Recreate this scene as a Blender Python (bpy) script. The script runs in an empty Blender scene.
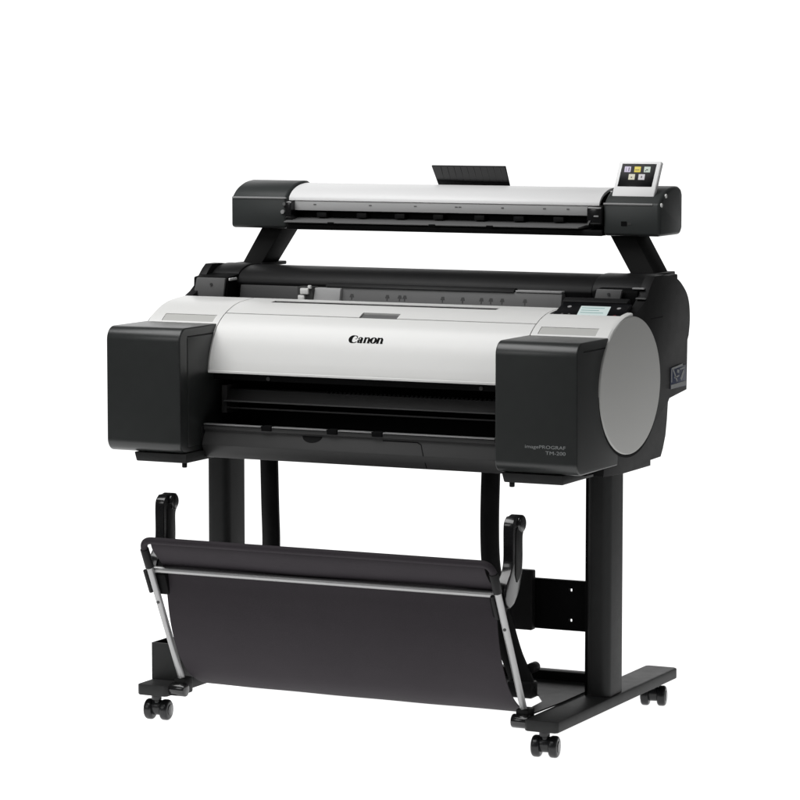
import bpy, bmesh, math, random
from mathutils import Vector, Matrix
random.seed(4)
R = math.radians
scene = bpy.context.scene
col = scene.collection

# ------------------------------------------------------------------ camera
cam_d = bpy.data.cameras.new("camera")
cam = bpy.data.objects.new("camera", cam_d); col.objects.link(cam)
cam.location = (3.207703, -5.38452346, 1.25019384)
cam.rotation_euler = (math.pi/2 - 0.09881592, 0, 0.44674443)
cam_d.sensor_width = 36.0
cam_d.lens = 36.0 * 3245.95 / 800.0
cam_d.clip_end = 200
scene.camera = cam

# ------------------------------------------------------------------ world: white studio backdrop light, darker towards the sides and the front
world = bpy.data.worlds.new("World"); scene.world = world
world.use_nodes = True
wt = world.node_tree; wt.nodes.clear()
wo = wt.nodes.new('ShaderNodeOutputWorld'); bg = wt.nodes.new('ShaderNodeBackground')
tc = wt.nodes.new('ShaderNodeTexCoord')
dot = wt.nodes.new('ShaderNodeVectorMath'); dot.operation = 'DOT_PRODUCT'
dot.inputs[1].default_value = (-0.43, 0.90, -0.10)
mr = wt.nodes.new('ShaderNodeMapRange'); mr.interpolation_type = 'SMOOTHSTEP'
mr.inputs['From Min'].default_value = 0.74; mr.inputs['From Max'].default_value = 0.92
mr.inputs['To Min'].default_value = 0.07; mr.inputs['To Max'].default_value = 1.25
wt.links.new(tc.outputs['Generated'], dot.inputs[0])
wt.links.new(dot.outputs['Value'], mr.inputs['Value'])
wt.links.new(mr.outputs['Result'], bg.inputs['Strength'])
bg.inputs['Color'].default_value = (1, 1, 1, 1)
wt.links.new(bg.outputs[0], wo.inputs[0])

# ------------------------------------------------------------------ studio lamps
def area(name, loc, target, sx, sy, power, color=(1, 1, 1)):
    d = bpy.data.lights.new(name, 'AREA'); d.shape = 'RECTANGLE'; d.size = sx; d.size_y = sy
    d.energy = power; d.color = color
    o = bpy.data.objects.new(name, d); col.objects.link(o); o.location = loc
    o.rotation_euler = (Vector(target) - Vector(loc)).to_track_quat('-Z', 'Y').to_euler()
    return o
area("overhead_softbox", (-0.4, -0.85, 3.3), (0.4, 0.25, 0.8), 3.0, 1.9, 92)
area("front_softbox", (-1.4, -4.0, 2.4), (0.5, 0.2, 0.7), 1.4, 1.4, 17)
area("side_softbox", (4.4, -0.2, 2.2), (0.9, 0.3, 0.7), 1.4, 1.4, 5)

scene.view_settings.view_transform = 'Standard'
scene.view_settings.look = 'None'
scene.view_settings.exposure = 0.0
scene.view_settings.gamma = 1.0

# ------------------------------------------------------------------ materials
def mat(name, color, rough=0.5, spec=0.5, metal=0.0, noise=0.0, nscale=40, bump=0.0, bscale=900, coat=0.0, emit=None, estr=0, rvar=0.0):
    m = bpy.data.materials.new(name); m.use_nodes = True
    nt = m.node_tree; b = nt.nodes['Principled BSDF']
    b.inputs['Base Color'].default_value = (*color, 1)
    b.inputs['Roughness'].default_value = rough
    b.inputs['Specular IOR Level'].default_value = spec
    b.inputs['Metallic'].default_value = metal
    b.inputs['Coat Weight'].default_value = coat
    b.inputs['Coat Roughness'].default_value = 0.08
    t = nt.nodes.new('ShaderNodeTexCoord')
    if noise or rvar:
        n = nt.nodes.new('ShaderNodeTexNoise'); n.inputs['Scale'].default_value = nscale
        n.inputs['Detail'].default_value = 5
        nt.links.new(t.outputs['Object'], n.inputs['Vector'])
        if noise:
            mx = nt.nodes.new('ShaderNodeMix'); mx.data_type = 'RGBA'
            mx.inputs[6].default_value = (*[c*(1-noise) for c in color], 1)
            mx.inputs[7].default_value = (*[min(1, c*(1+noise)) for c in color], 1)
            nt.links.new(n.outputs['Fac'], mx.inputs[0]); nt.links.new(mx.outputs[2], b.inputs['Base Color'])
        if rvar:
            r = nt.nodes.new('ShaderNodeMapRange')
            r.inputs['To Min'].default_value = max(0, rough-rvar); r.inputs['To Max'].default_value = min(1, rough+rvar)
            nt.links.new(n.outputs['Fac'], r.inputs['Value']); nt.links.new(r.outputs['Result'], b.inputs['Roughness'])
    if bump:
        n2 = nt.nodes.new('ShaderNodeTexNoise'); n2.inputs['Scale'].default_value = bscale; n2.inputs['Detail'].default_value = 2
        nt.links.new(t.outputs['Object'], n2.inputs['Vector'])
        bp = nt.nodes.new('ShaderNodeBump'); bp.inputs['Strength'].default_value = bump; bp.inputs['Distance'].default_value = 0.0006
        nt.links.new(n2.outputs['Fac'], bp.inputs['Height']); nt.links.new(bp.outputs['Normal'], b.inputs['Normal'])
    if emit:
        b.inputs['Emission Color'].default_value = (*emit, 1); b.inputs['Emission Strength'].default_value = estr
    return m
M = dict(
    charcoal=mat('charcoal satin plastic', (0.0238, 0.0256, 0.0252), 0.31, 0.46, noise=0.06, bump=0.10, bscale=1400, rvar=0.03),
    housing=mat('slate grey satin plastic', (0.034, 0.0375, 0.037), 0.38, 0.28, noise=0.05, bump=0.10, bscale=1400, rvar=0.03),
    black=mat('black textured plastic', (0.0095, 0.0095, 0.0098), 0.48, 0.16, noise=0.10, bump=0.15, bscale=1200, rvar=0.05),
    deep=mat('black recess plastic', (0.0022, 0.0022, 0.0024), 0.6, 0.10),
    steel=mat('black powder coated steel', (0.027, 0.0275, 0.0275), 0.47, 0.16, noise=0.10, bump=0.2, bscale=1100, rvar=0.06),
    gloss=mat('glossy black plastic', (0.006, 0.006, 0.0065), 0.20, 0.5, coat=0.3),
    rubber=mat('dark caster plastic', (0.007, 0.007, 0.008), 0.30, 0.45),
    white=mat('white moulded plastic', (0.78, 0.78, 0.765), 0.33, 0.45, noise=0.01, bump=0.05, bscale=1500),
    lid=mat('light grey lid plastic', (0.80, 0.80, 0.80), 0.38, 0.4, bump=0.05, bscale=1500),
    disc=mat('silver grey painted disc', (0.51, 0.51, 0.495), 0.55, 0.15, bump=0.10, bscale=1600),
    armmat=mat('matt black paint', (0.030, 0.030, 0.030), 0.7, 0.04, noise=0.08, bump=0.15),
    frame=mat('bright white plastic', (0.90, 0.90, 0.90), 0.35, 0.4),
    inset=mat('warm grey inset shade', (0.50, 0.50, 0.48), 0.5, 0.25),
    rim=mat('pale grey edge plastic', (0.55, 0.55, 0.54), 0.4, 0.4),
    grey=mat('mid grey plastic', (0.13, 0.13, 0.13), 0.45, 0.35, noise=0.05, bump=0.08),
    darkgrey=mat('dark grey plastic', (0.046, 0.046, 0.046), 0.45, 0.35, noise=0.05, bump=0.08),
    lightgrey=mat('light grey plastic', (0.33, 0.33, 0.33), 0.4, 0.4),
    strip=mat('pale scanner strip plastic', (0.45, 0.45, 0.45), 0.45, 0.35),
    alu=mat('brushed aluminium', (0.36, 0.36, 0.36), 0.42, 0.5, metal=0.7, rvar=0.06, nscale=120),
    fabric=mat('dark grey basket cloth', (0.0240, 0.0198, 0.0240), 0.75, 0.25, noise=0.10, nscale=14, bump=0.35, bscale=700),
    ink=mat('black print', (0.003, 0.003, 0.003), 0.6, 0.05),
    silver=mat('silver print', (0.24, 0.25, 0.25), 0.45, 0.3),
    mark=mat('dark grey print', (0.05, 0.05, 0.05), 0.5, 0.3),
    screenblack=mat('black glass', (0.003, 0.003, 0.004), 0.30, 0.15),
    lcd=mat('backlit pale cyan display', (0.05, 0.06, 0.06), 0.3, 0.3, emit=(0.54, 0.62, 0.61), estr=1.0),
    lcdink=mat('display writing', (0.02, 0.03, 0.03), 0.4, 0.3, emit=(0.20, 0.33, 0.32), estr=1.0),
    icon_lilac=mat('lit lilac icon', (0.1, 0.1, 0.1), 0.4, 0.2, emit=(0.66, 0.60, 0.78), estr=0.8),
    icon_yellow=mat('lit yellow icon', (0.1, 0.1, 0.05), 0.4, 0.2, emit=(0.80, 0.66, 0.10), estr=0.8),
    icon_green=mat('lit pale green icon', (0.1, 0.1, 0.1), 0.4, 0.2, emit=(0.58, 0.68, 0.60), estr=0.8),
    icon_cream=mat('lit cream icon', (0.1, 0.1, 0.1), 0.4, 0.2, emit=(0.70, 0.68, 0.52), estr=0.8),
    icon_grey=mat('lit grey icon', (0.1, 0.1, 0.1), 0.4, 0.2, emit=(0.64, 0.63, 0.66), estr=0.8),
    red=mat('red print', (0.12, 0.01, 0.02), 0.5, 0.3),
    label=mat('blue grey label', (0.05, 0.06, 0.10), 0.4, 0.4),
    labelw=mat('pale label print', (0.30, 0.31, 0.31), 0.4, 0.4),
    # white floor with an added glow that washes out shadows under the product
    floor=mat('glowing white floor', (0.80, 0.80, 0.80), 0.8, 0.1, emit=(1, 1, 1), estr=0.96),
)

# ------------------------------------------------------------------ mesh helpers
def add_poly(bm, pts, faces):
    vs = [bm.verts.new(p) for p in pts]
    for f in faces:
        try: bm.faces.new([vs[i] for i in f])
        except ValueError: pass
    return vs

def box(bm, x0, x1, y0, y1, z0, z1):
    p = [(x0,y0,z0),(x1,y0,z0),(x1,y1,z0),(x0,y1,z0),(x0,y0,z1),(x1,y0,z1),(x1,y1,z1),(x0,y1,z1)]
    add_poly(bm, p, [(0,3,2,1),(4,5,6,7),(0,1,5,4),(1,2,6,5),(2,3,7,6),(3,0,4,7)])

def hexa(bm, p):   # eight corners, bottom ring then top ring
    add_poly(bm, p, [(0,3,2,1),(4,5,6,7),(0,1,5,4),(1,2,6,5),(2,3,7,6),(3,0,4,7)])

def prism(bm, prof, a, b, axis='x'):
    n = len(prof)
    def pt(u, v, t):
        return (t, u, v) if axis == 'x' else ((u, t, v) if axis == 'y' else (u, v, t))
    ps = [pt(u, v, a) for u, v in prof] + [pt(u, v, b) for u, v in prof]
    fs = [tuple(range(n)), tuple(range(2*n-1, n-1, -1))] + [(i, i+n, (i+1) % n + n, (i+1) % n) for i in range(n)]
    add_poly(bm, ps, fs)

def loft(bm, stations):   # list of (x, closed yz profile of equal length)
    rings = [[bm.verts.new((x, y, z)) for y, z in pr] for x, pr in stations]
    n = len(rings[0])
    for a, b in zip(rings, rings[1:]):
        for i in range(n):
            j = (i+1) % n
            try: bm.faces.new([a[i], b[i], b[j], a[j]])
            except ValueError: pass
    bm.faces.new(rings[0]); bm.faces.new(list(reversed(rings[-1])))

def tube(bm, pts, r, seg=14, cap=True, sy=1.0):
    pts = [Vector(p) for p in pts]
    rings = []
    up = Vector((0, 0, 1))
    n = len(pts)
    prev = None
    for i, p in enumerate(pts):
        t = (pts[min(i+1, n-1)] - pts[max(i-1, 0)]).normalized()
        if prev is None:
            ref = up if abs(t.dot(up)) < 0.95 else Vector((1, 0, 0))
            a = t.cross(ref).normalized()
        else:
            a = (prev - t * prev.dot(t)).normalized()
        prev = a
        b = t.cross(a).normalized()
        rr = r[i] if isinstance(r, (list, tuple)) else r
        rings.append([bm.verts.new(p + (a*math.cos(2*math.pi*k/seg) + b*sy*math.sin(2*math.pi*k/seg))*rr) for k in range(seg)])
    for A, B in zip(rings, rings[1:]):
        for k in range(seg):
            bm.faces.new([A[k], A[(k+1) % seg], B[(k+1) % seg], B[k]])
    if cap:
        bm.faces.new(list(reversed(rings[0]))); bm.faces.new(rings[-1])

def bezier_corner(pts, rad, n=7):
    out = [Vector(pts[0])]
    for i in range(1, len(pts)-1):
        p0, p1, p2 = Vector(pts[i-1]), Vector(pts[i]), Vector(pts[i+1])
        r = min(rad, (p1-p0).length*0.45, (p2-p1).length*0.45)
        a = p1 + (p0-p1).normalized()*r; b = p1 + (p2-p1).normalized()*r
        for k in range(n+1):
            t = k/n
            out.append(a*(1-t)**2 + p1*2*t*(1-t) + b*t*t)
    out.append(Vector(pts[-1]))
    return out

def catmull(pts, n=5):
    P = [pts[0]] + list(pts) + [pts[-1]]
    out = []
    for i in range(1, len(P)-2):
        p0, p1, p2, p3 = P[i-1], P[i], P[i+1], P[i+2]
        for k in range(n):
            t = k/n
            out.append(tuple(0.5*((2*b) + (-a+c)*t + (2*a-5*b+4*c-d)*t*t + (-a+3*b-3*c+d)*t**3) for a, b, c, d in zip(p0, p1, p2, p3)))
    out.append(tuple(pts[-1]))
    return out

def round_rect(u0, u1, v0, v1, r, n=6):
    if not isinstance(r, (tuple, list)): r = (r, r, r, r)
    out = []
    for (cx, cy, a0, rr) in ((u0, v0, 180, r[0]), (u1, v0, 270, r[1]), (u1, v1, 0, r[2]), (u0, v1, 90, r[3])):
        ccx = cx + (rr if cx == u0 else -rr); ccy = cy + (rr if cy == v0 else -rr)
        for k in range(n+1):
            a = R(a0 + 90*k/n)
            out.append((ccx + rr*math.cos(a), ccy + rr*math.sin(a)))
    return out

def disc(bm, c, axis, r, h, seg=40, r2=None, sy=1.0):
    """solid cylinder or elliptic slab centred at c, along axis"""
    c = Vector(c); ax = Vector(axis).normalized()
    a = ax.cross(Vector((0, 0, 1)))
    if a.length < 1e-3: a = Vector((1, 0, 0))
    a.normalize(); b = ax.cross(a).normalized()
    r2 = r if r2 is None else r2
    A = [bm.verts.new(c - ax*h/2 + (a*math.cos(2*math.pi*k/seg)*r + b*math.sin(2*math.pi*k/seg)*r*sy)) for k in range(seg)]
    B = [bm.verts.new(c + ax*h/2 + (a*math.cos(2*math.pi*k/seg)*r2 + b*math.sin(2*math.pi*k/seg)*r2*sy)) for k in range(seg)]
    for k in range(seg): bm.faces.new([A[k], A[(k+1) % seg], B[(k+1) % seg], B[k]])
    bm.faces.new(list(reversed(A))); bm.faces.new(B)

WPOS = {}
def obj(name, bm, m, parent=None, bevel=0.0, seg=2, ang=30, sharp=35):
    bmesh.ops.remove_doubles(bm, verts=bm.verts, dist=1e-6)
    bmesh.ops.recalc_face_normals(bm, faces=bm.faces)
    if bevel:
        es = [e for e in bm.edges if len(e.link_faces) == 2 and e.calc_face_angle(0) > R(ang)]
        bmesh.ops.bevel(bm, geom=es, offset=bevel, segments=seg, profile=0.5, affect='EDGES', clamp_overlap=True)
    xs = [v.co for v in bm.verts]
    c = Vector([(min(v[i] for v in xs) + max(v[i] for v in xs))/2 for i in range(3)])
    for v in bm.verts: v.co -= c
    me = bpy.data.meshes.new(name); bm.to_mesh(me); bm.free()
    me.polygons.foreach_set('use_smooth', [True]*len(me.polygons))
    me.set_sharp_from_angle(angle=R(sharp))
    me.materials.append(M[m])
    o = bpy.data.objects.new(name, me); col.objects.link(o)
    WPOS[o] = c
    if parent is not None:
        o.parent = parent; o.location = c - WPOS[parent]
    else: o.location = c
    return o

def quick(name, m, parent, fn, bevel=0.0, **k):
    bm = bmesh.new(); fn(bm)
    return obj(name, bm, m, parent, bevel, **k)

def text_obj(name, s, size, m, parent, origin, xdir, ydir, thick=0.0004, align='RIGHT', bold=0.0, width=None):
    cu = bpy.data.curves.new(name, 'FONT'); cu.body = s; cu.size = size; cu.align_x = align
    cu.extrude = thick/2; cu.offset = bold; cu.resolution_u = 3
    t = bpy.data.objects.new('tmp_text', cu); col.objects.link(t)
    bpy.context.view_layer.update()
    me = bpy.data.meshes.new_from_object(t.evaluated_get(bpy.context.evaluated_depsgraph_get()))
    bpy.data.objects.remove(t); bpy.data.curves.remove(cu)
    bm = bmesh.new(); bm.from_mesh(me); bpy.data.meshes.remove(me)
    if width:
        xs = [v.co.x for v in bm.verts]; k = width/(max(xs)-min(xs))
        for v in bm.verts: v.co.x *= k
    X = Vector(xdir).normalized(); Y = Vector(ydir).normalized(); Z = X.cross(Y)
    for v in bm.verts: v.co = Vector(origin) + X*v.co.x + Y*v.co.y + Z*v.co.z
    return obj(name, bm, m, parent)

# ------------------------------------------------------------------ setting
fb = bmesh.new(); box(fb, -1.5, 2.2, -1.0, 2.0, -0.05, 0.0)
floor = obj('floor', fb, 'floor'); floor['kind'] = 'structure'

# ------------------------------------------------------------------ the printer
root = bpy.data.objects.new('wide_format_printer', None); col.objects.link(root)
root.location = (0.489, 0.32, 0.0); WPOS[root] = Vector(root.location)
root['label'] = 'black and white wide format printer with scanner on top, wheeled stand and cloth catch basket'
root['category'] = 'printer'
CX = 0.482   # mirror plane

# ---- chassis (everything dark inside) and side panels
def chassis(bm):
    prism(bm, [(.225,.520),(.46,.520),(.475,.54),(.490,.60),(.495,.64),(.595,.645),(.595,.76),(.57,.82),(.46,.835),(.36,.795),(.225,.77)], .02, .960)
    box(bm, .02, .960, .10, .24, .523, .556)     # floor of the output slot
    box(bm, .02, .160, .11, .24, .55, .74)       # behind the left box
    box(bm, .822, .960, .11, .24, .55, .74)
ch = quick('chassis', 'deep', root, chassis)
EY, EZ, EA, EB = .2534, .6793, .1536, .1300      # the oval on the side: centre and half axes
sidep = [(.130,.519),(.231,.5145),(.370,.5145),(.370,.525),(.424,.526),(.436,.541),(.449,.565),(.456,.594),(.461,.628),(.469,.635),(.562,.644),(.565,.741)] + \
        catmull([(.5715,.750),(.5775,.778),(.574,.809),(.562,.830),(.542,.846),(.512,.862),(.475,.871),(.426,.8755)], 4) + \
        [(.390,.8755),(.375,.866),(.360,.853),(.345,.836),(.325,.824),(.285,.808),(.245,.803)] + \
        [(EY + .1500*math.cos(R(a)), EZ + .1260*math.sin(R(a))) for a in range(92, 226, 6)]
def side_r(bm): prism(bm, sidep, .961, .9812)
sr = quick('side_panel', 'black', root, side_r, .003)
def side_l(bm): prism(bm, sidep, .003, .02)
quick('side_panel', 'black', root, side_l, .002)
quick('panel_seam', 'deep', sr, lambda bm: box(bm, .9805, .9816, .366, .428, .7945, .7965))
# silver oval on the right end
quick('oval_end_cap', 'disc', sr, lambda bm: disc(bm, (.9820, EY+.0010, EZ-.0012), (1, 0, 0), EA-.0003, .008, 96, EA-.0013, sy=EB/EA), .0018, seg=3)
quick('oval_surround', 'deep', sr, lambda bm: disc(bm, (.9806, EY+.0045, EZ-.0040), (1, 0, 0), EA+.0025, .0044, 96, sy=(EB+.0025)/(EA+.0025)))
# rating label low on the rear corner
def lab(bm): box(bm, .9812, .9820, .4720, .5560, .6520, .6935)
lb = quick('rating_label', 'label', sr, lab, .0004)
def labp(bm):
    def bar(a, b, w):
        a = Vector(a); b = Vector(b); d = (b-a).normalized(); n = Vector((-d.y, d.x))*w/2
        pr = [(a+n), (b+n), (b-n), (a-n)]
        prism(bm, [(p.x-.039, p.y+.003) for p in pr], .9820, .9825)
    bar((.512,.653),(.594,.655),.008); bar((.524,.686),(.546,.662),.004); bar((.582,.680),(.566,.664),.008); bar((.530,.670),(.556,.672),.003); bar((.560,.684),(.588,.686),.003); bar((.516,.688),(.575,.692),.004); bar((.5155,.662),(.5155,.688),.004); bar((.545,.682),(.556,.680),.006)
quick('label_print', 'labelw', lb, labp)

# ---- top cover
prof0 = catmull([(.108,.685),(.1115,.706),(.119,.729),(.130,.751),(.144,.770),(.163,.785),(.187,.797),(.213,.806),(.245,.812),(.295,.816)], 8)
def off(prof, d):
    out = []
    for i, (y, z) in enumerate(prof):
        a = prof[max(i-1, 0)]; b = prof[min(i+1, len(prof)-1)]
        ty, tz = b[0]-a[0], b[1]-a[1]; L = math.hypot(ty, tz)
        out.append((y - (-tz/L)*0 - tz/L*d, z + ty/L*d))
    return out
def cover_ring(recess=None, cut=None):
    """closed profile; points with z inside a recess range are pushed inward"""
    outer = off(prof0, 0.0)
    res = []
    n = len(outer)
    for i, (y, z) in enumerate(outer):
        a = outer[max(i-1, 0)]; b = outer[min(i+1, n-1)]
        ty, tz = b[0]-a[0], b[1]-a[1]; L = math.hypot(ty, tz)
        ny, nz = -tz/L, ty/L
        d = 0.0
        for (y0, y1, dd) in (recess or []):
            if y0 <= y <= y1: d = max(d, dd)
        if cut and y > cut: d = .018
        res.append((y - ny*d, z - nz*d))
    return res + [(.295,.790),(.235,.775),(.17,.745),(.132,.70),(.128,.687)]
# denser profile so that recess edges are crisp
def dens(prof, step=.0005):
    out = []
    for a, b in zip(prof, prof[1:]):
        L = math.hypot(b[0]-a[0], b[1]-a[1]); k = max(1, int(L/step))
        for j in range(k): out.append((a[0]+(b[0]-a[0])*j/k, a[1]+(b[1]-a[1])*j/k))
    out.append(prof[-1]); return out
prof0 = dens(prof0)
seam = (.1780, .1802, .0022)
hand = (.1780, .199, .0065)
slot = (.2465, .2685, .007)
def top_cover(bm):
    e = 1e-4
    P = cover_ring([seam]); H = cover_ring([hand]); S = cover_ring([seam, slot]); HS = cover_ring([hand, slot])
    loft(bm, [(.1655,P),(.229,P),(.229+e,S),(.455,S),(.455+e,HS),(.535,HS),(.535+e,S),(.712,S),(.712+e,P),(.8240,P)])
tcv = quick('top_cover', 'white', root, top_cover, sharp=28)
quick('cover_lip', 'white', tcv, lambda bm: box(bm, .1655, .8240, .1045, .127, .6825, .6870), .0006)
def inlay(x0, x1, y0, y1, d0, d1):
    pts = [p for p in prof0 if y0 <= p[0] <= y1]
    return lambda bm: prism(bm, off(pts, -d0) + list(reversed(off(pts, -d1))), x0, x1)
quick('media_slot_shade', 'black', tcv, inlay(.2292, .7118, .2470, .2680, .0012, .008))  # dark strip set in the groove, gives the slot's shade as colour
quick('cover_seam_shade', 'grey', tcv, inlay(.1657, .4550, .1782, .1800, .0010, .003))  # grey strip in the groove stands in for its shade
quick('cover_seam_shade', 'grey', tcv, inlay(.5350, .8238, .1782, .1800, .0010, .003))  # same painted groove shade, right of the hand recess
quick('finger_grip_shade', 'grey', tcv, inlay(.4560, .5340, .1800, .1975, .0030, .007))  # grey strip on the recess floor, its shade put in as colour
# end covers
recL = (.152, .171, .003)
def cap_l(bm):
    P = cover_ring([]); Q = cover_ring([recL])
    loft(bm, [(.004,[(y+.004, z-.003) for y, z in P]),(.008,P),(.036,P),(.0361,Q),(.150,Q),(.1501,P),(.1635,P)])
quick('end_cover', 'white', root, cap_l, sharp=28)
def cap_r(bm):
    P = cover_ring([], .2275); Q = cover_ring([recL], .2275); U = cover_ring([], .2640)
    loft(bm, [(.8260,cover_ring([])),(.8300,cover_ring([])),(.8301,P),(.839,P),(.8391,Q),(.955,Q),(.9551,P),(.9735,P),(.9736,U),(.980,U),(.9838,[(y+.0015, z-.0015) for y, z in U])])
quick('end_cover', 'white', root, cap_r, sharp=28)
def capgrey(x0, x1):  # grey piece laid in each recess, shade put into its colour
    pts = [p for p in prof0 if .1521 <= p[0] <= .1709]
    o1 = off(pts, -.0012); o2 = off(pts, -.004)
    return lambda bm: prism(bm, o1 + list(reversed(o2)), x0, x1)
quick('inset_shade', 'inset', root, capgrey(.0362, .1499))
quick('inset_shade', 'inset', root, capgrey(.8392, .9549))

# ---- logo on the cover
def prof_at(s):   # arc length measured from the lower lip
    acc = 0
    for a, b in zip(prof0, prof0[1:]):
        L = math.hypot(b[0]-a[0], b[1]-a[1])
        if acc + L >= s:
            t = (s-acc)/L; ty, tz = (b[0]-a[0])/L, (b[1]-a[1])/L
            return a[0]+(b[0]-a[0])*t, a[1]+(b[1]-a[1])*t, -tz, ty
        acc += L
    return prof0[-1][0], prof0[-1][1], 0, 1
LOGO_S0 = .0685
def ribbon(bm, pts, ws, h, x0, s0, k):
    n = len(pts); Lp, Rp = [], []
    for i, (x, y) in enumerate(pts):
        a = pts[max(i-1, 0)]; b = pts[min(i+1, n-1)]
        tx, ty = b[0]-a[0], b[1]-a[1]; L = math.hypot(tx, ty) or 1
        w = ws[i]*.66
        Lp.append((x - ty/L*w, y + tx/L*w)); Rp.append((x + ty/L*w, y - tx/L*w))
    def P(x, y, hh):
        py, pz, ny, nz = prof_at(s0 + y*k)
        return bm.verts.new((x0 + x*k, py + ny*hh, pz + nz*hh))
    lt = [P(x, y, h) for x, y in Lp]; rt = [P(x, y, h) for x, y in Rp]
    lb_ = [P(x, y, -.0003) for x, y in Lp]; rb_ = [P(x, y, -.0003) for x, y in Rp]
    for i in range(n-1):
        bm.faces.new([lt[i], rt[i], rt[i+1], lt[i+1]])
        bm.faces.new([lt[i+1], lb_[i+1], lb_[i], lt[i]])
        bm.faces.new([rt[i], rb_[i], rb_[i+1], rt[i+1]])
    bm.faces.new([lt[0], lb_[0], rb_[0], rt[0]]); bm.faces.new([rt[-1], rb_[-1], lb_[-1], lt[-1]])
def logo(bm):
    k = .0121; x0 = .4575; s0 = LOGO_S0
    sh = .08
    def arc(cx, cy, rx, ry, a0, a1, w, n=26):
        pts, ws = [], []
        for i in range(n+1):
            a = R(a0 + (a1-a0)*i/n)
            y = cy + ry*math.sin(a)
            pts.append((cx + rx*math.cos(a) + sh*y, y)); ws.append(w(math.cos(a), i/n))
        return pts, ws
    hh = [.00030]
    def put(p):
        hh[0] += .00003; ribbon(bm, p[0], p[1], hh[0], x0, s0, k)
    def line(pl, w): put(([(x + sh*y, y) for x, y in pl], w))
    # C
    put(arc(.86, .60, .68, .62, 62, 318, lambda c, t: .10 + .40*max(0, -c)**1.3))
    line([(1.02, 1.20), (1.22, 1.05), (1.36, .86)], [.10, .16, .05])
    line([(1.36, .86), (1.12, .62), (.95, .70)], [.05, .10, .02])
    # a
    def aa(x):
        line([(x+.20, .82), (x+.40, .95), (x+.62, .93), (x+.74, .80)], [.10, .12, .14, .20])
        line([(x+.74, .85), (x+.74, .2), (x+.78, .04), (x+1.0, .03)], [.30, .30, .24, .06])
        line([(x+.72, .55), (x+.42, .48), (x+.22, .33), (x+.27, .10), (x+.45, .06), (x+.70, .16)], [.08, .14, .28, .26, .16, .08])
        line([(x+.14, .70), (x+.34, .72)], [.18, .18])
    def nn(x):
        line([(x-.02, .93), (x+.30, .93)], [.12, .12])
        line([(x+.18, .98), (x+.18, 0)], [.28, .28])
        line([(x+.26, .72), (x+.48, .92), (x+.72, .90), (x+.84, .70), (x+.84, 0)], [.08, .12, .18, .28, .28])
        line([(x-.04, .04), (x+.36, .04)], [.10, .10]); line([(x+.64, .04), (x+1.08, .04)], [.10, .10])
    def oo(x):
        put(arc(x+.50, .50, .40, .46, 0, 360, lambda c, t: .10 + .22*abs(c)**1.5, 36))
    aa(1.40); nn(2.58); oo(3.72); nn(4.86)
quick('maker_logo', 'ink', tcv, logo)

# ---- two ink tank covers (the big charcoal boxes)
def tank(x0, x1, bottom=.533):
    def f(bm):
        pr = round_rect(0.0, .200, bottom, .7745, (.024, .004, .003, .026), 9)
        # top falls slightly towards the back
        pr = [(y, z - max(0, z-.74)/.03*0.0) for y, z in pr]
        prism(bm, pr, x0, x1)
    return f
bl = quick('ink_tank_cover', 'charcoal', root, tank(0.0, .162), .0055, seg=4, ang=50)
br = quick('ink_tank_cover', 'charcoal', root, tank(.820, .982), .0045, seg=4, ang=50)
for p, x in ((bl, .162), (br, .982)):
    def sp(bm, x=x):
        prism(bm, round_rect(.030, .21, .545, .7555, .002, 2), x, x+.0012)
    if x < .5: quick('side_plate', 'charcoal', p, sp, .0005)
    def sm(bm, x=x):
        prism(bm, [(.030,.7560),(.21,.7560),(.21,.7585),(.030,.7585)], x, x+.0004)
    quick('seam', 'deep', p, sm)
def ledge(x0, x1):
    def f(bm):
        pr = [(x0+.005,.5150),(x1,.5150),(x1,.5325),(x0,.5325)]
        prism(bm, pr, .012, .20, 'y')
    return f
for p, a, b, pg in ((bl, .053, .168, .160), (br, .828, .950, .846)):
    t = quick('drip_tray', 'steel', p, ledge(a, b), .002)
    quick('peg', 'black', t, lambda bm, pg=pg: disc(bm, (pg, .02, .5110), (0, 0, 1), .0050, .010, 16), .0015)
text_obj('series_name', 'imagePROGRAF', .0088, 'silver', br, (.9605, -.0002, .5818), (1,0,0), (0,0,1), width=.0800, bold=0.0)
text_obj('model_number', 'TM-200', .0092, 'silver', br, (.9605, -.0002, .5712), (1,0,0), (0,0,1), width=.0395, bold=0.0)

# ---- output slot
def platen(bm):
    hexa(bm, [(.182,.150,.6255),(.820,.150,.6255),(.820,.20,.630),(.182,.20,.630),(.182,.162,.6475),(.820,.162,.6475),(.820,.20,.6475),(.182,.20,.6475)])
pl = quick('platen', 'darkgrey', root, platen, .0015)
quick('paper_edge_guide', 'grey', pl, lambda bm: box(bm, .178, .820, .143, .150, .6235, .6262), .0008)
quick('output_rail', 'darkgrey', root, lambda bm: box(bm, .178, .820, .150, .156, .6095, .6125), .0008)
quick('slot_post', 'darkgrey', root, lambda bm: box(bm, .170, .182, .150, .20, .600, .655), .0015)
def teeth(bm):
    for i in range(44):
        x = .395 + i*.0095
        box(bm, x, x+.0045, .158, .168, .6475, .6505)
quick('roller_ribs', 'deep', pl, teeth)
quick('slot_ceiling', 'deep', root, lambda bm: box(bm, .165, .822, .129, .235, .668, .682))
for x in (.285, .735):
    quick('sensor_stud', 'darkgrey', root, lambda bm, x=x: disc(bm, (x, .1285, .673), (0, 1, 0), .004, .003, 14))
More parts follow.
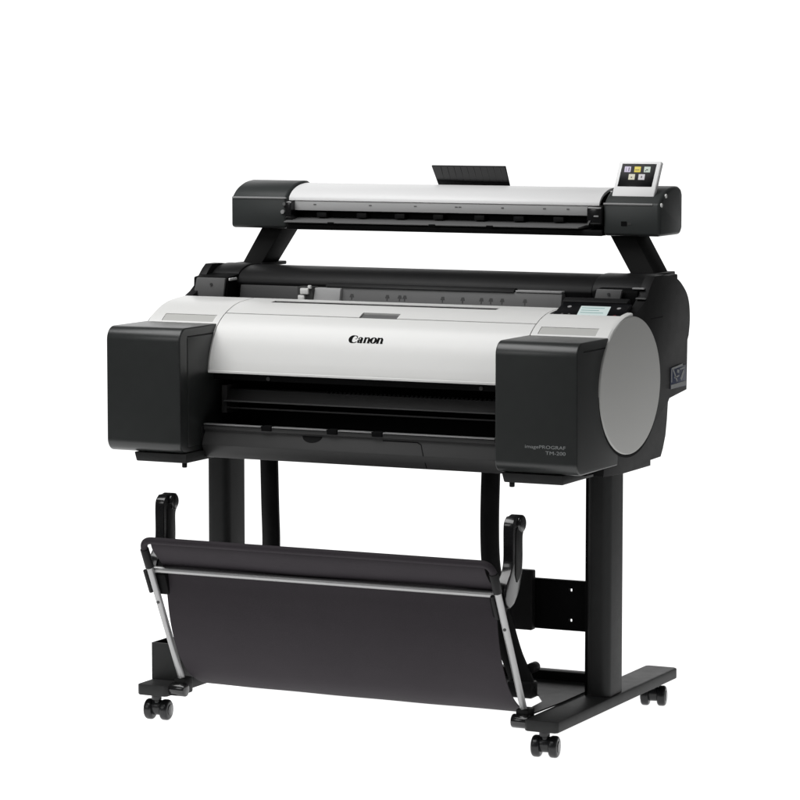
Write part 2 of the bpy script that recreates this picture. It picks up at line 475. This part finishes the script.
# ---- front tray
def tray(bm):
    pr = [(.086,.5835),(.094,.5835),(.100,.578),(.20,.560),(.20,.523),(.0885,.520),(.0765,.5450),(.0765,.5465),(.0890,.5715),(.0840,.5750),(.0840,.5820)]
    prism(bm, pr, .1665, .8185)
tr = quick('front_tray', 'darkgrey', root, tray, .0012)
def trayl(bm): prism(bm, [(.078,.577),(.094,.584),(.12,.54),(.12,.522),(.09,.523)], .160, .1662)
quick('tray_end', 'black', tr, trayl, .0015)
clipx = [.305, .446, .541, .795]
def edge(bm):
    segs = [(.168, clipx[0]-.012)] + [(clipx[i]+.012, clipx[i+1]-.012) for i in range(3)]
    for a, b in segs: box(bm, a, b, .0815, .0925, .5837, .5860)
quick('metal_edge', 'alu', tr, edge, .0004)
for x in clipx:
    quick('edge_clip', 'deep', tr, lambda bm, x=x: hexa(bm, [(x-.011,.0805,.577),(x+.011,.0805,.577),(x+.009,.094,.577),(x-.009,.094,.577),(x-.011,.0805,.5868),(x+.011,.0805,.5868),(x+.008,.094,.5875),(x-.008,.094,.5875)]), .001)
def notch_shade(bm):
    pr = [(.401 + .021*math.cos(R(a)), .5712 + .0120*math.sin(R(a))) for a in range(180, 361, 12)]
    vs = [(x, .0890 - max(0, (.5715-z))*.0125/.025 - .0006, z) for x, z in pr]
    n = len(vs)
    add_poly(bm, vs + [(x, y+.004, z) for x, y, z in vs], [tuple(range(n)), tuple(range(2*n-1, n-1, -1))] + [(i, i+n, (i+1) % n + n, (i+1) % n) for i in range(n)])
quick('finger_notch_shade', 'deep', tr, notch_shade)  # black half disc on the tray face, painted as a recess's shade
def tseam(bm):
    def yy(z): return .0890 - max(0, .5715-z)*.0125/.025 if z > .5465 else .0765 + (.545-z)*.012/.025
    P = [(.55,.5700),(.622,.5700),(.631,.566),(.640,.5466),(.642,.522)]
    for (xa, za), (xb, zb) in zip(P, P[1:]):
        dx, dz = xb-xa, zb-za; L = math.hypot(dx, dz); nx, nz = -dz/L*.0009, dx/L*.0009
        q = [(xa+nx, za+nz), (xb+nx, zb+nz), (xb-nx, zb-nz), (xa-nx, za-nz)]
        hexa(bm, [(x, yy(z)-.0004, z) for x, z in q] + [(x, yy(z)+.002, z) for x, z in q])
quick('tray_seam', 'deep', tr, tseam)

# ---- inside the back: grey guide panel, rail blocks and marks
def gpanel(bm): hexa(bm, [(.292,.352,.797),(.80,.352,.797),(.80,.41,.797),(.292,.41,.797),(.292,.362,.838),(.80,.362,.838),(.80,.41,.838),(.292,.41,.838)])
gp = quick('guide_panel', 'grey', root, gpanel, .001)
quick('inner_panel', 'darkgrey', root, lambda bm: hexa(bm, [(.095,.360,.79),(.292,.360,.79),(.292,.41,.79),(.095,.41,.79),(.095,.370,.836),(.292,.370,.836),(.292,.41,.836),(.095,.41,.836)]), .001)
quick('guide_ledge', 'black', gp, lambda bm: hexa(bm, [(.292,.358,.8385),(.700,.358,.8385),(.700,.43,.8385),(.292,.43,.8385),(.292,.366,.845),(.700,.366,.845),(.700,.43,.845),(.292,.43,.845)]), .001)
quick('guide_ledge', 'lightgrey', gp, lambda bm: box(bm, .703, .80, .360, .41, .8385, .8425), .001)
quick('light_block', 'lightgrey', gp, lambda bm: hexa(bm, [(.271,.343,.797),(.329,.343,.797),(.329,.37,.797),(.271,.37,.797),(.271,.353,.836),(.329,.353,.836),(.329,.37,.836),(.271,.37,.836)]), .0015)
quick('carriage', 'darkgrey', root, lambda bm: box(bm, .236, .271, .345, .372, .797, .838), .002)
def lever(bm):
    for (x, z, w, h) in ((.237,.799,.013,.011),(.240,.812,.014,.009),(.245,.823,.018,.012),(.262,.834,.007,.007)):
        box(bm, x, x+w, .339, .346, z, z+h)
quick('carriage_lever', 'white', root, lever, .0015)
def gy(z): return .352 + (z-.797)/.041*.010
for x in (.347,.425,.452,.463,.545,.588,.628,.648,.672,.72):
    def gmark(bm, x=x):      # a small arrow head on a short stem
        p = [(x+.003,.814),(x+.0055,.814),(x+.0055,.819),(x+.009,.819),(x+.0070,.8255),(x+.0015,.8255),(x-.0005,.819),(x+.003,.819)]
        n = len(p)
        v = [(a, gy(z)-.0004, z) for a, z in p] + [(a, gy(z)+.002, z) for a, z in p]
        add_poly(bm, v, [tuple(range(n)), tuple(range(2*n-1, n-1, -1))] + [(i, i+n, (i+1) % n + n, (i+1) % n) for i in range(n)])
    quick('size_mark', 'mark', gp, gmark)
quick('back_sill', 'lightgrey', root, lambda bm: box(bm, .165, .822, .298, .352, .800, .8065), .001)

# ---- roll cover
rcp = catmull([(.405,.838),(.412,.850),(.428,.861),(.455,.8685),(.49,.870),(.525,.866),(.56,.854),(.588,.836),(.606,.808),(.611,.775),(.600,.742)], 6) + [(.59,.65),(.50,.65),(.42,.80)]
rcp = [(y-.030, z+.0025) for y, z in rcp]
rc = quick('roll_cover', 'black', root, lambda bm: prism(bm, rcp, .083, .855), .002, ang=45)
rcp2 = [(y*1.0, z+.0022) for y, z in rcp]
quick('roll_cover_end', 'black', rc, lambda bm: prism(bm, rcp2, .8555, .9605), .002, ang=45)
quick('roll_cover_end', 'black', rc, lambda bm: prism(bm, rcp2, .021, .0825), .002, ang=45)

# ---- side towers carrying the scanner arms
def tower_l(bm):
    prism(bm, [(.332,.795),(.46,.795),(.56,.80),(.56,.868),(.47,.868),(.43,.862),(.335,.852)], .006, .084)
twl = quick('arm_bracket', 'deep', root, tower_l, .003)
quick('bracket_face', 'grey', twl, lambda bm: hexa(bm, [(.006,.326,.80),(.077,.326,.80),(.077,.332,.80),(.006,.332,.80),(.018,.326,.851),(.083,.326,.851),(.083,.332,.851),(.018,.332,.851)]), .0012)
quick('bracket_stud', 'mark', twl, lambda bm: disc(bm, (.052,.3255,.838), (0,1,0), .003, .002, 12))
quick('bracket_latch', 'lid', twl, lambda bm: box(bm, .0845, .088, .338, .368, .8455, .8505), .0008)
def tower_r(bm):
    prism(bm, [(.345,.820),(.46,.815),(.56,.82),(.56,.870),(.47,.870),(.43,.864),(.38,.852),(.345,.848)], .872, .962)
twr = quick('arm_bracket', 'deep', root, tower_r, .003)
quick('bracket_face', 'grey', twr, lambda bm: hexa(bm, [(.878,.333,.8305),(.930,.333,.8305),(.930,.341,.8305),(.878,.341,.8305),(.883,.333,.851),(.935,.333,.851),(.935,.341,.851),(.883,.341,.851)]), .0012)
quick('bracket_stud', 'mark', twr, lambda bm: disc(bm, (.908,.3325,.842), (0,1,0), .003, .002, 12))
quick('bracket_shelf', 'grey', twr, lambda bm: hexa(bm, [(.860,.310,.8290),(.934,.310,.8290),(.934,.340,.8290),(.860,.340,.8290),(.860,.312,.8315),(.930,.312,.8315),(.930,.340,.8315),(.866,.340,.8315)]), .0008)
quick('bracket_latch', 'lightgrey', twr, lambda bm: box(bm, .948, .972, .352, .360, .8515, .8545), .0008)
quick('bracket_latch', 'grey', twr, lambda bm: box(bm, .962, .9805, .334, .342, .8340, .8365), .0006)

# ---- operation panel with its display
XD = Vector((1, 0, 0)); 
OPo = Vector((0, .2300, .8035)); OPu = (Vector((0, .288, .8265)) - OPo).normalized(); OPn = XD.cross(OPu)
def slab(bm, o, u, n, x0, x1, s0, s1, h0, h1, skew=0.0):
    c = []
    for h in (h0, h1):
        for x, s in ((x0, s0), (x1, s0), (x1 + skew, s1), (x0 + skew, s1)):
            c.append(o + XD*x + u*s + n*h)
    hexa(bm, [tuple(v) for v in c])
op = quick('operation_panel', 'screenblack', root, lambda bm: slab(bm, OPo, OPu, OPn, .832, .972, 0, .066, -.010, 0), .0015)
lc = quick('display', 'lcd', op, lambda bm: slab(bm, OPo, OPu, OPn, .882, .942, .003, .051, -.001, .0006, -.007), .0003)
def lcdt(bm):
    for s, a, b in ((.041,.880,.926),(.031,.882,.918),(.021,.884,.930)):
        slab(bm, OPo, OPu, OPn, a, b, s, s+.0022, .0006, .0009)
    for i in range(6): slab(bm, OPo, OPu, OPn, .886+i*.0086, .891+i*.0086, .006, .011, .0006, .0009)
quick('display_writing', 'lcdink', lc, lcdt)
def btn(x, s, r, m, name='button'):
    quick(name, m, op, lambda bm: disc(bm, OPo + XD*x + OPu*s + OPn*.0004, OPn, r, .0010, 16))
btn(.853, .046, .0040, 'lightgrey'); btn(.954, .044, .0040, 'lightgrey'); btn(.957, .012, .0032, 'red'); btn(.948, .008, .0024, 'red')
btn(.850, .014, .0022, 'grey'); btn(.864, .014, .0022, 'grey')
quick('panel_hood', 'black', op, lambda bm: slab(bm, OPo, OPu, OPn, .829, .962, .0665, .086, -.012, .002), .003)

# ---- scanner
SZ = .946
hp = [(.469,SZ),(.469,1.0060),(.4715,1.0100)] + catmull([(.4735,1.0115),(.486,1.0220),(.502,1.0305),(.525,1.0375),(.552,1.0410),(.572,1.0405)], 5) + [(.586,1.036),(.592,1.024),(.592,.958),(.582,SZ)]
scl = quick('scanner_end_housing', 'housing', root, lambda bm: prism(bm, hp, .0195, .1475), .007, seg=4, ang=40)
scr = quick('scanner_end_housing', 'housing', root, lambda bm: prism(bm, hp, .8405, .9585), .007, seg=4, ang=40)
quick('silver_line', 'lightgrey', scl, lambda bm: box(bm, .0225, .1470, .4676, .4710, 1.0060, 1.0095), .0008)
quick('silver_line', 'lightgrey', scr, lambda bm: box(bm, .8410, .9430, .4676, .4710, 1.0060, 1.0095), .0008)
for (x, y, z) in ((.9585,.4765,1.0065),(.9585,.500,1.0235)):
    quick('indicator_lamp', 'white', scr, lambda bm, x=x, y=y, z=z: disc(bm, (x, y, z), (1, 0, 0), .0042, .002, 14))
quick('card_slot', 'deep', scr, lambda bm: prism(bm, round_rect(.8780,.8900,.9655,.9745,.001,2), .4683, .475, 'y'))
quick('card_slot_label', 'mark', scr, lambda bm: box(bm, .8915, .8990, .4683, .475, .9680, .9720))
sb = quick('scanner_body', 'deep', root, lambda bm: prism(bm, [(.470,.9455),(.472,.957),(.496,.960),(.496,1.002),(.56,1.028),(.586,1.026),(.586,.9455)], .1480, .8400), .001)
quick('front_sill', 'black', sb, lambda bm: box(bm, .1490, .8395, .4660, .4700, .9450, .9565), .0008)
lidp = catmull([(.477,1.0035),(.4795,1.0110),(.489,1.0200),(.505,1.0280),(.528,1.0340),(.556,1.0365),(.584,1.0355)], 6)
lidr = off(lidp, -.006)
sl = quick('scanner_lid', 'lid', root, lambda bm: prism(bm, lidp + list(reversed(lidr)), .1490, .8290), .0012, ang=50)
quick('lid_front_strip', 'strip', sl, lambda bm: box(bm, .1560, .8080, .4785, .496, .9835, 1.0025), .0008)
for x in (.205, .33, .43, .52, .528, .62, .71, .76):
    quick('strip_mark', 'grey', sl, lambda bm, x=x: box(bm, x, x+.006, .4780, .480, .9945, .9968))
quick('feed_table', 'grey', sb, lambda bm: hexa(bm, [(.150,.452,.9590),(.795,.452,.9590),(.808,.496,.9600),(.148,.496,.9600),(.150,.452,.9615),(.795,.452,.9615),(.808,.496,.9690),(.148,.496,.9690)]), .0008)
for x in (.21,.30,.385,.47,.56,.645,.73):
    quick('feed_roller', 'black', sb, lambda bm, x=x: box(bm, x, x+.022, .482, .496, .9700, .9800), .001)
for x in (.250,.475,.60):
    quick('feed_mark', 'deep', sb, lambda bm, x=x: box(bm, x, x+.014, .4505, .456, .9580, .9618), .0006)
# hinge mouldings at both ends of the opening
def hinge(x0, x1):
    def f(bm):
        prism(bm, round_rect(.462,.498,.964,1.004,.008,4), x0, x1)
    return f
hl = quick('hinge_block', 'gloss', root, hinge(.1480, .1620), .002)
hr = quick('hinge_block', 'gloss', root, hinge(.8090, .8400), .002)
quick('hinge_screw', 'lightgrey', hl, lambda bm: disc(bm, (.1400,.4675,.9800), (0,1,0), .0042, .004, 14))
quick('hinge_screw', 'grey', hl, lambda bm: disc(bm, (.1440,.4675,.9960), (0,1,0), .0035, .004, 14))
quick('hinge_latch', 'lightgrey', hr, lambda bm: box(bm, .8240, .8340, .4600, .464, .9820, .9850), .0008)
quick('hinge_latch', 'grey', hr, lambda bm: hexa(bm, [(.8090,.4600,.966),(.8130,.4600,.966),(.8130,.464,.966),(.8090,.464,.966),(.8140,.4600,.975),(.8180,.4600,.975),(.8180,.464,.975),(.8140,.464,.975)]))
# arms
def arm(xt0, xt1, xb0, xb1):
    def f(bm):
        y0, y1 = .500, .575
        hexa(bm, [(xb0,y0,.866),(xb1,y0,.866),(xb1,y1,.866),(xb0,y1,.866),(xt0,y0,.9475),(xt1,y0,.9475),(xt1,y1,.9475),(xt0,y1,.9475)])
    return f
al = quick('scanner_arm', 'armmat', root, arm(.075,.125,.025,.070), .003)
ar = quick('scanner_arm', 'armmat', root, arm(.841,.893,.889,.940), .003)
for p, a, b in ((al, .02, .085), (ar, .885, .945)):
    quick('arm_foot', 'black', p, lambda bm, a=a, b=b: box(bm, a, b, .48, .59, .866, .8735), .002)
    quick('foot_edge', 'grey', p, lambda bm, a=a, b=b: box(bm, a+.004, b-.004, .478, .482, .8690, .8715), .0006)
# document guide standing behind the lid
dg = quick('document_guide', 'gloss', root, lambda bm: hexa(bm, [(.430,.606,1.020),(.586,.606,1.020),(.586,.611,1.020),(.430,.611,1.020),(.425,.570,1.0745),(.588,.570,1.0745),(.588,.575,1.0760),(.425,.575,1.0760)]), .0012)
def ribs(bm):
    for i in range(10):
        x = .444 + i*.0145
        hexa(bm, [(x,.6057,1.022),(x+.0016,.6057,1.022),(x+.0016,.607,1.022),(x,.607,1.022),(x,.5708,1.0715),(x+.0016,.5708,1.0715),(x+.0016,.573,1.0715),(x,.573,1.0715)])
quick('guide_ribs', 'gloss', dg, ribs)
# touch screen
So = Vector((0, .486, 1.0215)); Su = Vector((0, .026, .0665)).normalized(); Sn = XD.cross(Su)
ts = quick('touch_screen', 'frame', root, lambda bm: slab(bm, So, Su, Sn, .8510, .9385, 0, .0735, -.011, 0, .006), .0022, seg=3)
gl = quick('screen_glass', 'screenblack', ts, lambda bm: slab(bm, So, Su, Sn, .8600, .9310, .0210, .0680, -.001, .0005, .004), .0004)
for i, (x, s, m_) in enumerate(((.8615,.0505,'icon_lilac'),(.8820,.0505,'icon_yellow'),(.9020,.0505,'icon_green'),(.8720,.0350,'icon_cream'),(.8925,.0350,'icon_grey'))):
    ic = quick('screen_icon', m_, gl, lambda bm, x=x, s=s: slab(bm, So, Su, Sn, x+.0085, x+.0215, s, s+.0115, .0004, .0009), .0004)
def glyphs(bm):
    g = .0085
    slab(bm, So, Su, Sn, .8648+g, .8655+g, .0525, .0600, .0009, .0011); slab(bm, So, Su, Sn, .8700+g, .8715+g, .0525, .0600, .0009, .0011)
    slab(bm, So, Su, Sn, .8835+g, .8925+g, .0545, .0556, .0009, .0011)
    slab(bm, So, Su, Sn, .9045+g, .9065+g, .0525, .0545, .0009, .0011); slab(bm, So, Su, Sn, .9065+g, .9105+g, .0545, .0565, .0009, .0012)
    slab(bm, So, Su, Sn, .8770+g, .8795+g, .0385, .0410, .0009, .0011); slab(bm, So, Su, Sn, .8980+g, .9000+g, .0385, .0430, .0009, .0011)
quick('icon_glyphs', 'mark', gl, glyphs)

# ---- stand
def base_plate(x0, x1):
    def f(bm):
        y0, y1, c = .030, .652, .006
        prism(bm, [(x0+c,y0),(x1-c,y0),(x1,y0+c),(x1,y1-c),(x1-c,y1),(x0+c,y1),(x0,y1-c),(x0,y0+c)], .0525, .0740, 'z')
    return f
fl = quick('foot', 'steel', root, base_plate(.0435, .111), .0025)
fr = quick('foot', 'steel', root, base_plate(.866, .934), .0025)
def post(x0, x1):
    def f(bm):
        prism(bm, round_rect(x0, x1, .292, .375, .016, 6), .0738, .515, 'z')
    return f
quick('leg', 'steel', root, post(.055, .1055))
quick('leg', 'steel', root, post(.880, .9285))
quick('leg_channel', 'deep', root, lambda bm: box(bm, .8765, .890, .30, .372, .0738, .512), .001)
def beam(bm): 
    pr = [(.112,.200),(.868,.200),(.868,.288),(.112,.288)]
    hexa(bm, [(.115,.322,.195),(.874,.322,.195),(.874,.345,.195),(.115,.345,.195),(.115,.322,.288),(.874,.322,.288),(.874,.345,.288),(.115,.345,.288)])
be = bmesh.new()
# cross beam with two real holes near its right end: built from strips round the holes
def strip_grid(bm, xs, zs, holes, y0, y1):
    for i in range(len(xs)-1):
        for j in range(len(zs)-1):
            if (i, j) in holes: continue
            box(bm, xs[i], xs[i+1], y0, y1, zs[j], zs[j+1])
hx = .832
strip_grid(be, [.115, hx-.0035, hx+.0035, .876], [.190, .2065, .2130, .2655, .2720, .2875], {(1,1),(1,3)}, .335, .345)
cb = obj('cross_beam', be, 'deep', root)
quick('beam_bracket', 'black', root, lambda bm: box(bm, .700, .760, .315, .334, .188, .305), .003)
quick('beam_bracket', 'black', root, lambda bm: box(bm, .205, .265, .315, .334, .188, .305), .003)

# casters
def caster():
    bm = bmesh.new()
    disc(bm, (0, 0, .049), (0, 0, 1), .010, .012, 20); disc(bm, (0, .004, .036), (0, 0, 1), .007, .022, 16)
    tube(bm, [(-.010,.008,.026),(.010,.008,.026)], .015, 20)
    c = obj('caster', bm, 'rubber', root, .001)
    for s in (-1, 1):
        bm = bmesh.new()
        disc(bm, (s*.0165, .008, .0222), (1, 0, 0), .0205, .017, 36)
        w = obj('wheel', bm, 'rubber', c, .0055, seg=4, ang=50)
        quick('hub', 'gloss', w, lambda bm, s=s: disc(bm, (s*.0252, .008, .0222), (1, 0, 0), .011, .0022, 24), .0007)
    return c
c0 = caster()
def place(o, x, y, a):
    o.location = Vector((x, y, 0)) + WPOS[o] - WPOS[root] + Vector((0, 0, 0))
    o.rotation_euler = (0, 0, a)
def copy_tree(o, parent):
    c = o.copy(); col.objects.link(c); c.parent = parent
    for k in list(o.children): copy_tree(k, c)
    return c
spots = [(.900,.048,R(8)), (.0775,.048,R(6)), (.900,.600,R(12)), (.0775,.600,R(-20))]
kids = [c0] + [copy_tree(c0, root) for _ in range(3)]
for c, (x, y, a) in zip(kids, spots):
    c.location = Vector((x, y, 0)) + WPOS[c0] - WPOS[root]; c.rotation_euler = (0, 0, a)
    c['group'] = 'twin wheel casters under the stand'

# open bin on the left foot
def bin_(bm):
    x0, x1, y0, y1, z0, z1, t = .045, .110, .088, .160, .0742, .147, .003
    box(bm, x0, x1, y0, y0+t, z0, z1); box(bm, x0, x1, y1-t, y1, z0, z1); box(bm, x0, x0+t, y0+t, y1-t, z0, z1)
    box(bm, x1-t, x1, y0+t, y1-t, z0, z1); box(bm, x0+t, x1-t, y0+t, y1-t, z0, z0+t)
quick('accessory_bin', 'steel', root, bin_)

# ---- catch basket
RT = (-.088, .3775); RB = (.066, .0775)       # rod top and rod bottom in y, z
xl, xr = .127, .853
def lerp(a, b, t): return tuple(p+(q-p)*t for p, q in zip(a, b))
jt = lerp(RT, RB, .17)
top = bezier_corner([(xl, *jt), (xl, *RT), (xr, *RT), (xr, *jt)], .022, 8)
bk = quick('basket_top_bar', 'fabric', root, lambda bm: tube(bm, top, .0068, 14))
for x in (xl, xr):
    s = quick('rod_sleeve', 'black', bk, lambda bm, x=x: tube(bm, [(x, *lerp(RT, RB, .06)), (x, *lerp(RT, RB, .185))], .0085, 14), .0008)
    rd = quick('basket_rod', 'alu', root, lambda bm, x=x: tube(bm, [(x, *lerp(RT, RB, .17)), (x, *lerp(RT, RB, 1.0))], .0066, 16))
    quick('rod_clip', 'black', rd, lambda bm, x=x: tube(bm, [(x-.012, *lerp(RT, RB, .21)), (x-.012, *lerp(RT, RB, .36))], .0045, 10), .0005)
    quick('rod_button', 'mark', rd, lambda bm, x=x: disc(bm, (x+.001, lerp(RT, RB, .42)[0]-.0065, lerp(RT, RB, .42)[1]-.002), (0,1,.3), .003, .002, 10))
    ft = quick('rod_foot', 'black', root, lambda bm, x=x: box(bm, x-.013, x+.013, .052, .085, .056, .088), .004)
    quick('foot_pivot', 'gloss', ft, lambda bm, x=x: disc(bm, (x, .050, .066), (1,0,0), .013, .034, 24), .002)
    sgn = 1 if x < .5 else -1
CB = lerp(RT, RB, .195)
quick('basket_cross_bar', 'alu', root, lambda bm: tube(bm, [(xl+.004, CB[0]+.012, CB[1]-.003), (xr-.004, CB[0]+.012, CB[1]-.003)], .0062, 14))
# cloth: hangs from the bar, bellies back and curls under
cp = catmull([(-.088,.3770),(-.082,.362),(-.066,.345),(-.040,.322),(-.032,.300),(-.026,.262),(-.018,.222),(-.004,.182),(.018,.142),(.050,.105),(.090,.080),(.130,.0665),(.165,.0640)], 6)
def cloth(bm):
    th = .0022
    n = 48
    X0, X1 = .145, .838
    def P(i, j, o):
        t = i/n; y, z = cp[j]
        x = X0 + (X1-X0)*t
        v = j/(len(cp)-1)
        # soft slack in the cloth
        w = .0018*math.sin(t*9.0 + v*3)*math.sin(math.pi*min(1, v*1.4)) + .0012*math.sin(t*23+1.3)*v
        sag = .003*math.sin(math.pi*t)*v
        return (x, y + w + o + sag, z - sag*.6 + (o*.5 if j > len(cp)*.6 else 0))
    F = [[bm.verts.new(P(i, j, 0)) for j in range(len(cp))] for i in range(n+1)]
    B = [[bm.verts.new(P(i, j, th)) for j in range(len(cp))] for i in range(n+1)]
    m = len(cp)
    for i in range(n):
        for j in range(m-1):
            bm.faces.new([F[i][j], F[i+1][j], F[i+1][j+1], F[i][j+1]])
            bm.faces.new([B[i][j+1], B[i+1][j+1], B[i+1][j], B[i][j]])
    for j in range(m-1):
        bm.faces.new([F[0][j], F[0][j+1], B[0][j+1], B[0][j]]); bm.faces.new([F[n][j+1], F[n][j], B[n][j], B[n][j+1]])
    for i in range(n):
        bm.faces.new([F[i+1][0], F[i][0], B[i][0], B[i+1][0]]); bm.faces.new([F[i][m-1], F[i+1][m-1], B[i+1][m-1], B[i][m-1]])
quick('basket_cloth', 'fabric', root, cloth, sharp=60)
# rear part of the cloth lying between the feet (with its cut-out), and the bar that ends it
def bfloor(bm):
    prism(bm, [(.145,.245),(.804,.245),(.836,.190),(.843,.082),(.866,.082),(.872,.20),(.872,.345),(.838,.41),(.145,.41)], .0752, .0780, 'z')
quick('basket_floor', 'steel', root, bfloor)
quick('rear_bar', 'black', root, lambda bm: hexa(bm, [(.125,.40,.070),(.866,.40,.070),(.858,.425,.070),(.125,.425,.070),(.125,.395,.0960),(.840,.395,.0960),(.832,.425,.0960),(.125,.425,.0960)]), .003)
# uprights of the basket behind the cloth
def upright(sg):
    def X(x): return x if sg > 0 else 2*CX - x
    pts = catmull([(.720,.205,.512),(.720,.200,.42),(.722,.200,.34),(.730,.202,.285),(.744,.205,.225),(.760,.208,.165),(.778,.208,.125),(.788,.208,.098)], 5)
    def f(bm):
        w = .0185; d = .006
        ringp = None
        for (x, y, z) in pts:
            x = X(x) if sg > 0 else X(x) + (.512 - z)*.05
            ww = w if z > .33 else w + (.33-z)*.03
            ring = [bm.verts.new(c) for c in ((x-ww, y, z), (x-ww*.35, y-d, z), (x+ww*.35, y-d, z), (x+ww, y, z), (x+ww, y+d, z), (x-ww, y+d, z))]
            if ringp:
                for k in range(6): bm.faces.new([ringp[k], ringp[(k+1) % 6], ring[(k+1) % 6], ring[k]])
            else: bm.faces.new(list(reversed(ring)))
            ringp = ring
        bm.faces.new(ringp)
    return f
for sg in (1, -1):
    u = quick('basket_upright', 'black', root, upright(sg), sharp=40)
    x = .790 if sg > 0 else 2*CX-.790
    quick('upright_foot', 'black', u, lambda bm, x=x: box(bm, x-.030, x+.022, .195, .225, .0785, .110), .004)
    x = .797 if sg > 0 else 2*CX-.797
    quick('upright_knob', 'black', u, lambda bm, x=x: disc(bm, (x, .235, .132), (0,1,0), .010, .03, 20), .003)
# handles: a curved flat bar with a rounded, hooked head
for x, rx in ((.105, xl), (.837, xr)):
    def hd(bm, x=x):
        front = catmull([(-.012,.286),(-.026,.296),(-.031,.312),(-.024,.334),(-.008,.352),(.000,.374),(.000,.425),(.003,.442),(.014,.4515)], 5)
        back = catmull([(.050,.4515),(.056,.440),(.053,.424),(.046,.412),(.046,.370),(.041,.340),(.028,.312),(.008,.292)], 5)
        prism(bm, front + back, x, x+.0200)
    h = quick('handle', 'gloss', root, hd, .0050, seg=4, ang=50, sharp=50)
    def gv(bm, x=x):
        prism(bm, catmull([(.010,.345),(.012,.420),(.018,.432)],4) + catmull([(.036,.432),(.038,.420),(.034,.350),(.018,.330)],4), x+.0195, x+.0215)
    quick('grip_inlay', 'black', h, gv, .0008)
    quick('grip_end', 'gloss', h, lambda bm, x=x: disc(bm, (x+.0115, .036, .4370), (1,0,0), .0165, .0280, 28), .005, seg=4, ang=50)
    mx = rx+.002 if x < .5 else rx-.024
    quick('handle_mount', 'deep', root, lambda bm, mx=mx: prism(bm, [(-.044,.306),(-.030,.332),(.000,.330),(-.002,.290),(-.026,.264)], mx, mx+.022), .003)
